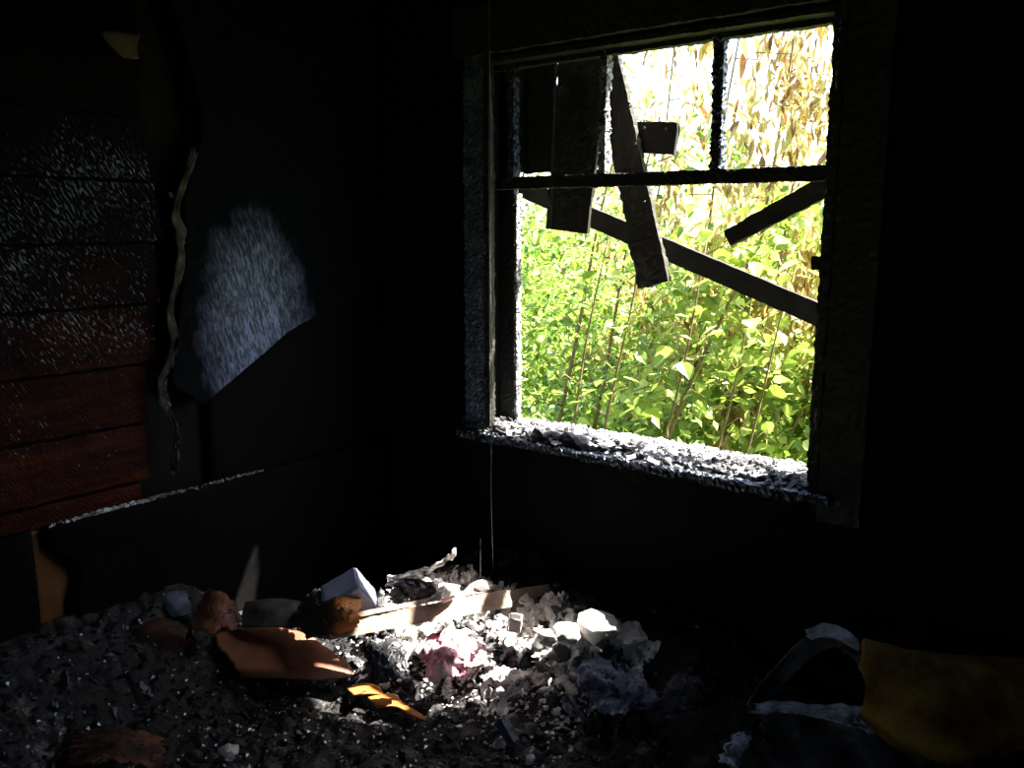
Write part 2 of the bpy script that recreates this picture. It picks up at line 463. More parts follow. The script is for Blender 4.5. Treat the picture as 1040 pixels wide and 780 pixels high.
def leaf_mat(name, stops, trans=.5):
    m, nt, b = mat_new(name)
    geo = N(nt, 'ShaderNodeNewGeometry')
    oi = N(nt, 'ShaderNodeObjectInfo')
    n1 = noise_node(nt, 2.4, 3, .5)
    a = N(nt, 'ShaderNodeMath', operation='ADD')
    nt.links.new(geo.outputs['Random Per Island'], a.inputs[0]); nt.links.new(oi.outputs['Random'], a.inputs[1])
    fr = N(nt, 'ShaderNodeMath', operation='FRACT'); nt.links.new(a.outputs[0], fr.inputs[0])
    md = N(nt, 'ShaderNodeMath', operation='MULTIPLY_ADD'); md.inputs[1].default_value = .6
    nt.links.new(fr.outputs[0], md.inputs[0])
    m2 = N(nt, 'ShaderNodeMath', operation='MULTIPLY'); m2.inputs[1].default_value = .4
    nt.links.new(n1.outputs['Fac'], m2.inputs[0]); nt.links.new(m2.outputs[0], md.inputs[2])
    r = ramp(nt, md.outputs[0], stops)
    nt.links.new(r.outputs[0], b.inputs['Base Color'])
    b.inputs['Roughness'].default_value = .32
    b.inputs['Specular IOR Level'].default_value = .6
    tr = N(nt, 'ShaderNodeBsdfTranslucent')
    nt.links.new(r.outputs[0], tr.inputs['Color'])
    mx = N(nt, 'ShaderNodeMixShader'); mx.inputs[0].default_value = trans
    nt.links.new(b.outputs[0], mx.inputs[1]); nt.links.new(tr.outputs[0], mx.inputs[2])
    out = nt.nodes['Material Output']
    nt.links.new(mx.outputs[0], out.inputs['Surface'])
    return m
M['leaf_green'] = leaf_mat('fresh_green_leaf', [(.1, (.04, .09, .008)), (.45, (.15, .27, .035)), (.8, (.40, .50, .12))])
M['leaf_lime'] = leaf_mat('lime_leaf', [(.1, (.07, .14, .012)), (.5, (.26, .36, .05)), (.85, (.55, .60, .18))])
M['leaf_dry'] = leaf_mat('dried_yellow_leaf', [(.12, (.10, .05, .018)), (.26, (.26, .14, .045)), (.45, (.48, .37, .12)), (.85, (.62, .56, .26))])

# ------------------------------------------------------------------ the room
WX0, WX1 = -1.945, -0.745        # window opening
WZ0, WZ1 = 0.86, 2.15
YI, YO = 2.30, 2.44              # inner and outer face of the window wall
XL, XR, YB, ZF, ZC = -2.40, 1.6, -2.2, 0.15, 2.75

def wall_with_hole(name, xs, zs, y0, y1):
    V, Fc = [], []
    def add(lo, hi):
        b = len(V)
        x0, ya, z0 = lo; x1, yb, z1 = hi
        V.extend([(x0, ya, z0), (x1, ya, z0), (x1, yb, z0), (x0, yb, z0), (x0, ya, z1), (x1, ya, z1), (x1, yb, z1), (x0, yb, z1)])
        Fc.extend([tuple(b + i for i in f) for f in [(3, 2, 1, 0), (4, 5, 6, 7), (0, 1, 5, 4), (1, 2, 6, 5), (2, 3, 7, 6), (3, 0, 4, 7)]])
    for i in range(3):
        for j in range(3):
            if i == 1 and j == 1: continue
            add((xs[i], y0, zs[j]), (xs[i + 1], y1, zs[j + 1]))
    return mk(name, V, Fc, M['soot'])
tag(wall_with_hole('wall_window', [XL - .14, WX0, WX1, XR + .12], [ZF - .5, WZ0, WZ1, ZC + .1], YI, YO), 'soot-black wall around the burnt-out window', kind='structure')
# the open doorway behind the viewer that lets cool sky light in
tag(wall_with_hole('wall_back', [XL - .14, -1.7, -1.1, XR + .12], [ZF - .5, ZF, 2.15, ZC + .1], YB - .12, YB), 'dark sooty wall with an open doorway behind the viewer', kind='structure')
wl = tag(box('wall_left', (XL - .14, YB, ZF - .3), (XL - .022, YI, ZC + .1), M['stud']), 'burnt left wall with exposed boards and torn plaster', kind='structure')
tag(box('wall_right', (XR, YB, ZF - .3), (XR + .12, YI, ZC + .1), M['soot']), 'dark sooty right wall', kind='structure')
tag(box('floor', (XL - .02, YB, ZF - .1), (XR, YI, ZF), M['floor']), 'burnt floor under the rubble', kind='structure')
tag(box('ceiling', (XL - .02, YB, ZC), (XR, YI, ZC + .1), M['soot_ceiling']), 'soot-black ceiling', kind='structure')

# ------------------------------------------------------------------ left wall: boards, torn plaster
PZ = .683
k = 0
z = PZ
while z < 2.7:
    # right ends of the boards run under the torn plaster
    ye = 1.30 + .11 * sstep(.7, 1.5, z) - .03 * sstep(1.65, 1.9, z) + .008 * math.sin(k * 2.7)
    o = beam('board', (XL - .010 + .004 * math.sin(k * 2.1), -.4, z + .0875), (XL - .010, ye, z + .0875), .024, .166, (1, 0, 0), M['planks'], wl, step=.03, amp=.0022, cs=16, seed=k * 3.7, rag=.02)
    k += 1
    z += .175

def sheet(name, poly_l, poly_r, zs, x0, mat, parent, thick=.016, amp=.006, seed=0, nu=36, nv=80, rag=.0, curl=0.0, amp2=.0015, freq2=60):
    """upright plaster skin on the left wall between two ragged edges; poly_l / poly_r give y at each height"""
    rows = []
    for zz, a, b in zip(zs, poly_l, poly_r):
        r = []
        for i in range(5):
            f = i / 4
            r.append(Vector((x0 + curl * (1 - f) ** 3, a + (b - a) * f, zz)))
        rows.append(r)
    return patch(name, rows, mat, parent, nu=nu, nv=nv, thick=thick, amp=amp, freq=6, rag=rag, seed=seed, amp2=amp2, freq2=freq2)
def yz(px, py, X=XL + .02):
    p = atX(px, py, X); return p.y, p.z
# torn sheet with the blue sheen: left edge follows the pale crack, lower right edge is the diagonal tear
edgeL = [yz(*p) for p in [(207, 408), (176, 400), (172, 372), (178, 330), (182, 290), (186, 245), (183, 205), (196, 165), (204, 125), (190, 60), (170, 0)]]
lev = [p[1] for p in edgeL]
def right_edge(zv):
    pts = [yz(207, 410), yz(222, 397), yz(250, 375), yz(272, 355), yz(287, 338)]
    if zv <= pts[0][1]: return pts[0][0] + .004
    for (a, za), (b, zb) in zip(pts, pts[1:]):
        if za <= zv <= zb: return a + (b - a) * (zv - za) / (zb - za)
    return min(2.28, 1.83 + (zv - pts[-1][1]) * 3.0)
zs_s = sorted(set([lev[0] + i * (2.72 - lev[0]) / 26 for i in range(27)]))
def interp(xs, ys, v):
    return float(np.interp(v, xs, ys))
lz = [p[1] for p in edgeL]; ly = [p[0] for p in edgeL]
order = np.argsort(lz); lz = list(np.array(lz)[order]); ly = list(np.array(ly)[order])
sheetL = [interp(lz, ly, q) for q in zs_s]
sheetR = [max(right_edge(q), interp(lz, ly, q) + .01) for q in zs_s]
sh = sheet('plaster_sheet', sheetL, sheetR, zs_s, XL + .020, M['glaze'], wl, seed=4.2, nu=150, nv=320, amp=.007, curl=.02, amp2=.0035, freq2=42)
sh['label'] = 'torn sheet of sooty plaster with a bluish sheen painted on'
# pale broken rim along the tear
rim = []
for px, py in [(170, 500), (176, 470), (177, 440), (168, 415), (163, 390), (170, 372), (176, 345), (172, 315), (178, 290), (183, 262), (182, 235), (178, 215), (186, 188), (196, 160), (203, 128)]:
    rim.append(atX(px, py, XL + .042))
rim2 = [cr_eval(rim, i / 60) for i in range(61)]
rr = [[p + Vector((.004 * c, (c - 1) * (.011 + .011 * nz(p, 16, 3)) + .007 * nz(p, 30, 8), 0)) for c in range(3)] for p in rim2]
o = patch('plaster_edge', rr, M['plaster_edge'], wl, 8, 150, .008, .003, 30, .10, 30, 2.0, .003, 90)
o['label'] = 'pale broken rim of the torn plaster'
# remaining plaster nearer the corner, set back, dull black
sheet('plaster_sheet', [1.52] * 12 , [YI] * 12, [ZF + i * (ZC - ZF) / 11 for i in range(12)], XL + .002, M['soot'], wl, thick=.016, amp=.004, seed=9.1, nu=30, nv=70)
# small patches left on the boards
for i, (px, py, w, h) in enumerate([(190, 303, .05, .035), (176, 198, .03, .02)]):
    c = atX(px, py, XL + .008)
    rows = [[Vector((XL + .006 + .004 * math.sin(a + b), c.y + w * (b / 3 - .5) * (1 - .3 * abs(a - 1.5) / 1.5), c.z + h * (a / 3 - .5))) for b in range(4)] for a in range(4)]
    patch('plaster_scrap', rows, M['plaster_edge'] , wl, 14, 14, .006, .002, 20, .12, seed=i * 2.2)
# low plaster still standing below the boards, split by a slit that bares orange wood
def low_sheet(name, ya, yb, seed, topz, ragl=None):
    zs = [ZF + i * (topz - ZF) / 9 for i in range(10)]
    L = [ya + (ragl(q) if ragl else 0) for q in zs]
    return sheet(name, L, [yb] * 10, zs, XL + .030, M['soot'], wl, thick=.03, amp=.006, seed=seed, nu=60, nv=40)
low_sheet('low_plaster', -.5, .955, 1.1, .80)
low_sheet('low_plaster', 1.01, 2.28, 2.3, .80, lambda q: .045 * (1 if q < .70 else 0) + .012 * math.sin(q * 60))
o = patch('bare_wood', [[(XL + .006, .93, ZF), (XL + .008, 1.0, ZF), (XL + .006, 1.07, ZF)], [(XL + .006, .93, .5), (XL + .01, 1.0, .5), (XL + .006, 1.07, .5)], [(XL + .006, .93, .80), (XL + .008, 1.0, .79), (XL + .006, 1.07, .80)]], M['orange_wood'], wl, 16, 40, .01, .004, 12, .0, seed=3)
o['label'] = 'sliver of bare orange wood in the split plaster'
# ash ledge on top of the low plaster
# dangling scrap high on the wall
c = atX(128, 62, XL + .03)
o = patch('peeling_strip', [[c + Vector((0, -.07, .06)), c + Vector((.01, -.05, .03)), c + Vector((.02, -.02, 0))], [c + Vector((.01, -.05, .075)), c + Vector((.03, -.02, .03)), c + Vector((.03, .0, .0))], [c + Vector((0, .06, .08)), c + Vector((.02, .03, .05)), c + Vector((.03, .02, .0))]], M['lath_dark'], wl, 14, 14, .004, .004, 20, .1, seed=5)

# ------------------------------------------------------------------ window
win = empty('window_1', ((WX0 + WX1) / 2, YI, WZ0))
tag(win, 'burnt-out window with charred frame and no glass', kind='structure')
# left casing, alligator char coloured with a blue sheen, groove strip beside it
o = beam('casing', (-1.932, YI - .008, .89), (-1.932, YI - .008, 2.2), .088, .026, (1, 0, 0), M['char_blue_sheen'], win, step=.0065, amp=.0035, cs=55, seed=1.0)
o['label'] = 'blistered left casing with its bluish sheen painted on'
beam('casing_bead', (-1.876, YI - .004, .89), (-1.876, YI - .004, 2.2), .018, .03, (1, 0, 0), M['char_dull'], win, step=.007, amp=.002, cs=60, seed=2.0)
beam('casing', (-.668, YI - .008, .82), (-.668, YI - .008, 2.22), .115, .026, (1, 0, 0), M['char_dull'], win, step=.012, amp=.003, cs=40, seed=3.0)
beam('casing_bead', (-.738, YI - .004, .86), (-.738, YI - .004, 2.22), .02, .03, (1, 0, 0), M['char_dull'], win, step=.010, amp=.003, cs=40, seed=4.0)
beam('head_casing', (-2.02, YI - .010, 2.235), (-.58, YI - .010, 2.235), .15, .03, (0, 0, 1), M['char_dull'], win, step=.012, amp=.003, cs=40, seed=5.0)
beam('jamb', (WX0 + .006, 2.36, .87), (WX0 + .006, 2.36, 2.15), .016, .11, (1, 0, 0), M['stud'], win, step=.010, amp=.0012, cs=55, seed=6.0)
beam('outer_stop', (-1.903, 2.432, .87), (-1.903, 2.432, 2.15), .072, .026, (1, 0, 0), M['char_dull'], win, step=.008, amp=.002, cs=55, seed=6.5)
beam('jamb', (WX1 - .008, 2.372, .87), (WX1 - .008, 2.372, 2.15), .024, .135, (1, 0, 0), M['char_dull'], win, step=.008, amp=.0022, cs=50, seed=7.0)
beam('head_jamb', (WX0, 2.372, 2.145), (WX1, 2.372, 2.145), .135, .02, (0, 1, 0), M['char_dull'], win, step=.010, amp=.0022, cs=60, seed=8.0)
# ash-flecked bead where the sun rakes the outer left jamb
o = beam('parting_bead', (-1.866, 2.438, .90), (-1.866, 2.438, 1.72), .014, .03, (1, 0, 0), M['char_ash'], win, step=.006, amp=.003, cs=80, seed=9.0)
# sill and stool
o = beam('sill', (WX0 - .01, 2.40, .895), (WX1 + .01, 2.40, .895), .22, .035, (0, 1, 0), M['char_ash'], win, step=.007, amp=.006, cs=45, seed=10.0)
o['label'] = 'ash-strewn burnt sill'
o = beam('stool', (-2.0, 2.275, .886), (-.675, 2.275, .886), .075, .026, (0, 1, 0), M['char'], win, step=.007, amp=.005, cs=45, seed=11.0, rag=.02)
beam('apron', (-1.97, YI - .008, .835), (-.66, YI - .008, .835), .07, .02, (0, 0, 1), M['soot'], win, step=.012, amp=.002, cs=30, seed=12.0)
# upper sash
YS = 2.375
beam('meeting_rail', (WX0 + .01, YS, 1.752), (WX1 - .01, YS, 1.745), .040, .036, (0, 0, 1), M['char_dull'], win, step=.007, amp=.0022, cs=70, seed=13.0)
beam('sash_stile', (-1.835, YS, 1.74), (-1.835, YS, 2.14), .024, .034, (1, 0, 0), M['char'], win, step=.008, amp=.003, cs=55, seed=14.0)
beam('sash_stile', (WX1 - .028, YS, 1.74), (WX1 - .028, YS, 2.14), .024, .034, (1, 0, 0), M['char_dull'], win, step=.008, amp=.003, cs=55, seed=15.0)
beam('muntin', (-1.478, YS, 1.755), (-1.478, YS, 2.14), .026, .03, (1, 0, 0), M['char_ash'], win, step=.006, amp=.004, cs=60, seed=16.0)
beam('muntin', (-1.096, YS, 1.755), (-1.102, YS, 2.14), .034, .03, (1, 0, 0), M['char'], win, step=.006, amp=.004, cs=60, seed=17.0)
beam('sash_rail', (WX0 + .02, YS, 2.135), (WX1 - .01, YS, 2.135), .03, .034, (0, 0, 1), M['char_dull'], win, step=.010, amp=.002, cs=60, seed=18.0)
p = atY(829, 267, 2.36)
beam('splinter', p + Vector((-.012, 0, 0)), p + Vector((.04, 0, .004)), .035, .012, (0, 0, 1), M['char_dull'], win, step=.006, amp=.003, cs=60, seed=19.0)

# boards nailed across the outside of the window
YP = 2.46
def plank(name, a, b, w, t, label, mat, y=YP, group=None, **kw):
    p0, p1 = atY(*a, y), atY(*b, y)
    sd_ = Vector((0, 1, 0)).cross(p1 - p0)
    o = beam(name, p0, p1, w, t, sd_, mat, recenter=True, **kw)
    return tag(o, label, 'board', group)
plank('burnt_board', (548, 20), (543, 178), .150, .018, 'charred upright board in the left pane, ending at the window rail', M['char_dull'], step=.010, amp=.002, cs=18, rag=.02, seed=21, ns=3)
plank('burnt_board', (597, 20), (576, 238), .172, .018, 'wide charred board hanging below the rail with a ragged end', M['char_dull'], y=2.48, step=.010, amp=.003, cs=24, rag=.16, seed=22, taper=(1.17, 1.0))
slant = plank('burnt_plank', (612, 34), (665, 292), .112, .022, 'slanting weathered plank hanging across the middle of the window', M['weathered'], y=2.505, step=.009, amp=.003, cs=26, rag=.05, seed=23, taper=(.78, 1.04))
stub = plank('board_stub', (640, 139), (689, 141), .098, .02, 'short dark board stub beside the slanting plank', M['char_dull'], y=2.535, step=.010, amp=.0012, cs=18, rag=.01, seed=24)
plank('burnt_lath', (515, 184), (840, 323), .066, .02, 'long thin lath running diagonally across the window opening', M['char_dull'], y=2.56, step=.010, amp=.001, cs=18, rag=.01, seed=25)
plank('burnt_lath', (738, 243), (856, 180), .062, .02, 'short broken lath slanting down from the right jamb', M['char_dull'], y=2.47, step=.010, amp=.002, cs=18, rag=.02, seed=26, taper=(.8, 1))

def nail(par, px, py, y):
    p = atY(px, py, y)
    o = tube('nail', [p + Vector((0, .02, 0)), p, p + Vector((0, -.004, 0)), p + Vector((0, -.005, 0))], [.0015, .0015, .0045, .004], M['wire'], par, 8)
for q in ((655, 130), (677, 131)): nail(stub, *q, 2.522)
for q in ((640, 105), (646, 146), (655, 205)): nail(slant, *q, 2.491)
# ------------------------------------------------------------------ rubble on the floor
def hgt(x, y, fine=True):
    h = ZF + .05
    h += .33 * math.exp(-((x + 2.45) / .36) ** 2) * (1 - .9 * sstep(1.35, 1.75, y))
    wall = math.exp(-((y - 2.32) / .40) ** 2)
    h += .27 * wall * (1 - .35 * sstep(-1.2, -.7, x)) * (.1 + .9 * sstep(-2.25, -1.8, x))
    h += .15 * math.exp(-(((x + 1.92) / .26) ** 2 + ((y - 1.90) / .17) ** 2)) + .05 * math.exp(-(((x + 1.35) / .25) ** 2 + ((y - 2.07) / .12) ** 2))
    h += .035 * mn.noise(Vector((x * 3.1, y * 3.1, 4)))
    if fine:
        h += .022 * mn.noise(Vector((x * 9, y * 9, 1)))
        d, pts = mn.voronoi(Vector((x * 16, y * 16, 2)))
        h += .020 * mn.noise(pts[0] * 3.3) + .014 * min(1, (d[1] - d[0]) * 2.5)
        h += .012 * mn.noise(Vector((x * 31, y * 31, 7)))
    return h
xs = list(np.arange(XL + .032, 0.35, .0125)) + list(np.linspace(.36, XR - .002, 26))
ys = list(np.linspace(YB + .01, .42, 40)) + list(np.arange(.43, YI - .002, .0125))
V = [(x, y, hgt(x, y)) for y in ys for x in xs]
W = len(xs)
Fc = [(j * W + i, j * W + i + 1, (j + 1) * W + i + 1, (j + 1) * W + i) for j in range(len(ys) - 1) for i in range(W - 1)]
rub = mk('fire_rubble', V, Fc, M['rubble'], smooth=False)
tag(rub, 'bed of ash and charred rubble covering the whole floor', 'rubble', kind='stuff')

def lump_mesh(name, seed, mat, flat=1.0, ang=.35):
    bm = bmesh.new()
    bmesh.ops.create_icosphere(bm, subdivisions=2, radius=1)
    for v in bm.verts:
        d = 1 + ang * (nz(v.co, 1.3, seed) + .6 * nz(v.co, 3.1, seed + 4))
        d2, p2 = mn.voronoi(v.co * 1.2 + Vector((seed, 0, 0)))
        d += .25 * mn.noise(p2[0] * 5)
        v.co = v.co * d
        v.co.z *= flat
    zmin = min(v.co.z for v in bm.verts)
    for v in bm.verts: v.co.z -= zmin * .6
    me = bpy.data.meshes.new(name)
    bm.to_mesh(me); bm.free()
    me.materials.append(mat)
    return me
def flake_mesh(name, seed, mat):
    n = 5
    V, Fc = [], []
    for s in (1, -1):
        for j in range(n):
            for i in range(n):
                x, y = (i / (n - 1) - .5) * 2, (j / (n - 1) - .5) * 2
                r = 1 + .35 * mn.noise(Vector((x * 1.5 + seed, y * 1.5, 0)))
                z = .35 * mn.noise(Vector((x + seed, y, 5))) + .1 * x * x + s * .06
                V.append((x * r, y * r * .75, z + .2))
    m = n * n
    for j in range(n - 1):
        for i in range(n - 1):
            a, b, c, d = j * n + i, j * n + i + 1, (j + 1) * n + i + 1, (j + 1) * n + i
            Fc += [(a, b, c, d), (m + d, m + c, m + b, m + a)]
    for i in range(n - 1):
        for a, b in ((i + 1, i), ((n - 1) * n + i, (n - 1) * n + i + 1), (i * n, (i + 1) * n), ((i + 1) * n + n - 1, i * n + n - 1)):
            Fc.append((a, b, m + b, m + a))
    me = bpy.data.meshes.new(name)
    me.from_pydata(V, [], Fc); me.materials.append(mat); me.update()
    return me
LCH = [lump_mesh('char_lump', i * 3.3, M['lump_char'], .8) for i in range(5)]
LAS = [lump_mesh('ash_lump', 40 + i * 3.3, M['lump_ash'], .75) for i in range(6)]
LGR = [lump_mesh('grey_lump', 60 + i * 3.3, M['lump_grey'], .75) for i in range(4)]
LPL = [lump_mesh('plaster_lump', 80 + i * 3.3, M['lump_plaster'], .7, .25) for i in range(4)]
FLK = [flake_mesh('char_flake', i * 5.1, M['flake']) for i in range(5)]
FLA = [flake_mesh('ash_flake', 50 + i * 5.1, M['char_ash']) for i in range(4)]

def scatter(name, meshes, n, where, smin, smax, label, cat, group, lift=0.0, tilt=.6, zfun=None):
    for _ in range(n):
        x, y = where()
        s = smin + (smax - smin) * random.random() ** 2
        o = bpy.data.objects.new(name, random.choice(meshes))
        COL.objects.link(o)
        zz = (zfun or hgt)(x, y)
        o.location = (x, y, zz - s * .25 + lift)
        o.rotation_euler = (random.gauss(0, tilt), random.gauss(0, tilt), random.uniform(0, 6.28))
        o.scale = (s, s * random.uniform(.6, 1), s * random.uniform(.5, .9))
        lb, gr = label(x, y) if callable(label) else (label, group)
        tag(o, lb, cat, gr)
def area(x0, x1, y0, y1):
    return lambda: (random.uniform(x0, x1), random.uniform(y0, y1))
def heap():
    while True:
        x, y = random.uniform(-2.0, -1.15), random.uniform(1.62, 2.2)
        if random.random() < math.exp(-((y - 2.05) / .28) ** 2): return x, min(y, 2.10 + random.uniform(-.06, 0))
def by_heap(what):
    def f(x, y):
        if y > 2.0: w = 'at the back of the heap behind the pale lath' if x < -1.55 else 'on the right ridge of the heap near the ash boulder'
        elif x < -1.72: w = 'in the left of the heap around the clay shard'
        elif x < -1.45: w = 'in the front of the heap around the pink cloth'
        else: w = 'in the front right of the heap below the torn carton'
        return what + ' ' + w, what + 's ' + w
    return f
def by_sill(what):
    def f(x, y):
        w = 'on the left third of the sill by the blistered casing' if x < -1.55 else 'on the middle of the sill' if x < -1.1 else 'on the right third of the sill by the right jamb'
        return what + ' ' + w, what + 's ' + w
    return f
def by_floor(what):
    def f(x, y):
        w = 'in the foreground rubble close to the left wall' if x < -2.05 else 'in the foreground rubble near the bottom edge' if y < 1.2 else 'in the foreground rubble in front of the brown sheets'
        return what + ' ' + w, what + 's ' + w
    return f
scatter('ash_lump', LAS, 210, heap, .010, .034, by_heap('pale ash-covered lump'), 'ash lump', None)
scatter('char_lump', LCH, 110, heap, .010, .034, by_heap('dark charcoal lump'), 'charcoal', None)
scatter('char_flake', FLK, 200, area(-2.32, -1.55, .72, 1.65), .008, .026, by_floor('glossy black char flake'), 'char flake', None)
scatter('ash_lump', LGR, 60, area(-2.34, -1.6, .72, 1.6), .008, .022, by_floor('small grey ash lump'), 'ash lump', None)
scatter('char_lump', LCH, 70, area(-1.5, -.5, 1.5, 2.2), .012, .035, 'black charcoal lump on the shaded rubble right of the heap', 'charcoal', 'charcoal lumps right of the heap')
# chunks of char along the sill
def sill_spot():
    x = random.uniform(-1.93, -.72); y = random.uniform(2.25, 2.42); return x, y
scatter('char_chunk', LCH + FLA, 130, sill_spot, .008, .022, by_sill('crumbled char chunk'), 'char chunk', None, zfun=lambda x, y: .905 if y < 2.3 else .917, tilt=.4)
scatter('ash_flake', FLA, 130, sill_spot, .007, .02, by_sill('thin pale ash flake'), 'ash flake', None, zfun=lambda x, y: .91 if y < 2.3 else .92, tilt=.5)
for i, (px, py) in enumerate([(478, 434), (492, 428), (505, 433), (560, 436), (566, 444), (548, 440), (580, 450), (590, 445)]):
    p = atY(px, py, 2.30)
    o = bpy.data.objects.new('char_chunk', random.choice(LCH)); COL.objects.link(o)
    o.location = (p.x, 2.30, .905); s = .026; o.scale = (s * 1.2, s, s); o.rotation_euler = (0, 0, i)
    tag(o, 'large char chunk heaped on the left third of the sill', 'char chunk', 'large char chunks on the left of the sill')

# uncountable small stuff
def crumbs(name, n, where, smin, smax, mat, label, zfun=None, parent=None):
    V, Fc = [], []
    for _ in range(n):
        x, y = where()
        s = smin + (smax - smin) * random.random() ** 2
        c = Vector((x, y, (zfun or hgt)(x, y) + s * .2))
        R = Matrix.Rotation(random.uniform(0, 6.28), 3, 'Z') @ Matrix.Rotation(random.gauss(0, .8), 3, 'X')
        b = len(V)
        for q in ((-1, -.7, 0), (1, -.5, .1), (.8, .8, 0), (-.7, .6, .15), (0, 0, .9), (0.1, 0, -.5)):
            V.append(c + R @ Vector((q[0] * s * random.uniform(.7, 1.2), q[1] * s, q[2] * s * .8)))
        for f in ((0, 1, 4), (1, 2, 4), (2, 3, 4), (3, 0, 4), (1, 0, 5), (2, 1, 5), (3, 2, 5), (0, 3, 5)):
            Fc.append(tuple(b + i for i in f))
    o = mk(name, V, Fc, mat, parent or rub)
    return tag(o, label, kind='stuff')
def ledge_spot():
    return XL + .018 + random.uniform(-.012, .012), random.choice((random.uniform(1.0, 1.7), random.uniform(1.1, 1.35)))
crumbs('ash_crumbs', 420, ledge_spot, .003, .009, M['lump_ash'], 'crumbs of pale ash along the top of the low plaster', zfun=lambda x, y: .80, parent=wl)
crumbs('ash_crumbs', 3600, heap, .003, .012, M['lump_ash'], 'fine pale ash crumbs over the heap')
crumbs('char_crumbs', 3800, area(-2.34, -1.35, .7, 1.75), .003, .010, M['flake'], 'fine glossy char crumbs in the foreground')
crumbs('char_crumbs', 1500, area(-1.4, -.2, 1.45, 2.25), .003, .012, M['lump_char'], 'fine char crumbs right of the heap')

# pale ash crust shaped to follow the sun patch, broken by dark holes
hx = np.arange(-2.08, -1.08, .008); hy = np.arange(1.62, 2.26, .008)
def sun_patch_mask(x, y):
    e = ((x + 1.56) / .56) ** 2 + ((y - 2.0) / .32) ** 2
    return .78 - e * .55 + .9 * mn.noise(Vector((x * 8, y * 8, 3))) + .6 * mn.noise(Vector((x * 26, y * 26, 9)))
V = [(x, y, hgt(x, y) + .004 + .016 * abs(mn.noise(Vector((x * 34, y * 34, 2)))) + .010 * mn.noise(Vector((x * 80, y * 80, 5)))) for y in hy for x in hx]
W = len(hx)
Fc = [(j * W + i, j * W + i + 1, (j + 1) * W + i + 1, (j + 1) * W + i) for j in range(len(hy) - 1) for i in range(W - 1) if sun_patch_mask(hx[i], hy[j]) - max(0, hy[j] - 2.07) * 12 - 6 * max(0, min(1.80 - hy[j], hx[i] + 1.62)) - 5 * max(0, min(1.95 - hy[j], hx[i] + 1.38)) > .38]
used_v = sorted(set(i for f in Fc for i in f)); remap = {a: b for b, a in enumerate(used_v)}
o = mk('sunlit_ash_crust', [V[i] for i in used_v], [tuple(remap[i] for i in f) for f in Fc], M['lump_ash'], rub)
tag(o, 'pale crumbly ash crust shaped to the sun patch on the heap', kind='stuff')

# ------------------------------------------------------------------ single things in the rubble
def Zp(px, py, z): return atZ(px, py, z)
# sunlit lath lying on the heap
def lathe_strip(name, a, b, w, t, label, mat, **kw):
    p0, p1 = Zp(*a), Zp(*b)
    s = (p1 - p0).cross(Vector((0, 0, 1)))
    s = (s.normalized() * -.45 + Vector((0, 0, 1))).normalized()
    o = beam(name, p0, p1, w, t, s, mat, recenter=True, **kw)
    return tag(o, label, 'lath')
lathe_strip('wood_lath', (334, 641, .44), (519, 607, .50), .052, .016, 'pale wooden lath lying in the sun across the heap', M['lath'], step=.008, amp=.0012, cs=20, rag=.012, seed=31)
lathe_strip('wood_lath', (345, 628, .475), (505, 596, .53), .014, .012, 'thin wooden strip along the upper edge of the sunlit lath', M['lath'], step=.008, amp=.001, cs=20, rag=.012, seed=32)
lathe_strip('wood_lath', (512, 606, .46), (560, 598, .46), .035, .014, 'dim brown lath end poking out of the heap into shade', M['lath_dark'], step=.008, amp=.001, cs=20, rag=.01, seed=33)  # shade on this end put into a darker lath colour
# charred branch-like strip arching above the heap
pts = [Zp(388, 588, .53), Zp(402, 584, .55), Zp(420, 580, .565), Zp(437, 575, .585), Zp(450, 569, .60), Zp(458, 563, .62), Zp(464, 557, .635)]
pts2 = [cr_eval(pts, i / 30) for i in range(31)]
rr = [[p + Vector((.006 * c, -.006 * c, (c - 1) * (.012 + .010 * nz(p, 24, 3) + (.008 if i > 24 else 0)) + .006 * nz(p, 40))) for c in range(3)] for i, p in enumerate(pts2)]
o = patch('curled_ash_strip', rr, M['lump_ash'], None, 8, 70, .005, .006, 40, .14, 40, 3.0, .003, 90, recenter=True)
tag(o, 'ragged ash-white strip curling up at the top of the heap', 'ash strip')
# blue-grey folded carton
def carton(name, pc, label, w, d, h, rot, mat, flap):
    root = empty(name, pc)
    tag(root, label, 'carton')
    R = Matrix.Rotation(rot[2], 3, 'Z') @ Matrix.Rotation(rot[1], 3, 'Y') @ Matrix.Rotation(rot[0], 3, 'X')
    def pan(nm, quad, lab=None):
        q = [pc + R @ Vector(v) for v in quad]
        rows = [[q[0], (q[0] + q[1]) / 2, q[1]], [(q[0] + q[3]) / 2, (q[0] + q[1] + q[2] + q[3]) / 4, (q[1] + q[2]) / 2], [q[3], (q[3] + q[2]) / 2, q[2]]]
        return patch(nm, rows, mat, root, 12, 12, .004, .003, 14, .04, seed=w * 40)
    pan('panel', [(-w, -d, 0), (w, -d, 0), (w, -d, h), (-w, -d, h)])
    pan('panel', [(w, -d, 0), (w, d, 0), (w, d, h), (w, -d, h)])
    pan('panel', [(-w, d, 0), (w, d, 0), (w, d, h), (-w, d, h)])
    pan('panel', [(-w, -d, 0), (-w, d, 0), (-w, d, h), (-w, -d, h)])
    if flap: pan('flap', [(-w, -d, h), (w, -d, h), (w, d, h * 1.02), (-w, d, h * 1.02)])
    return root
carton('crushed_carton', Zp(366, 618, .45), 'crushed blue-grey carton at the left end of the lath', .060, .038, .125, (.45, -.5, .75), M['blue_card'], True)
carton('torn_carton', Zp(523, 640, .43), 'small torn white carton standing in the sunlit heap', .018, .014, .045, (.1, .1, .5), M['lump_plaster'], False)
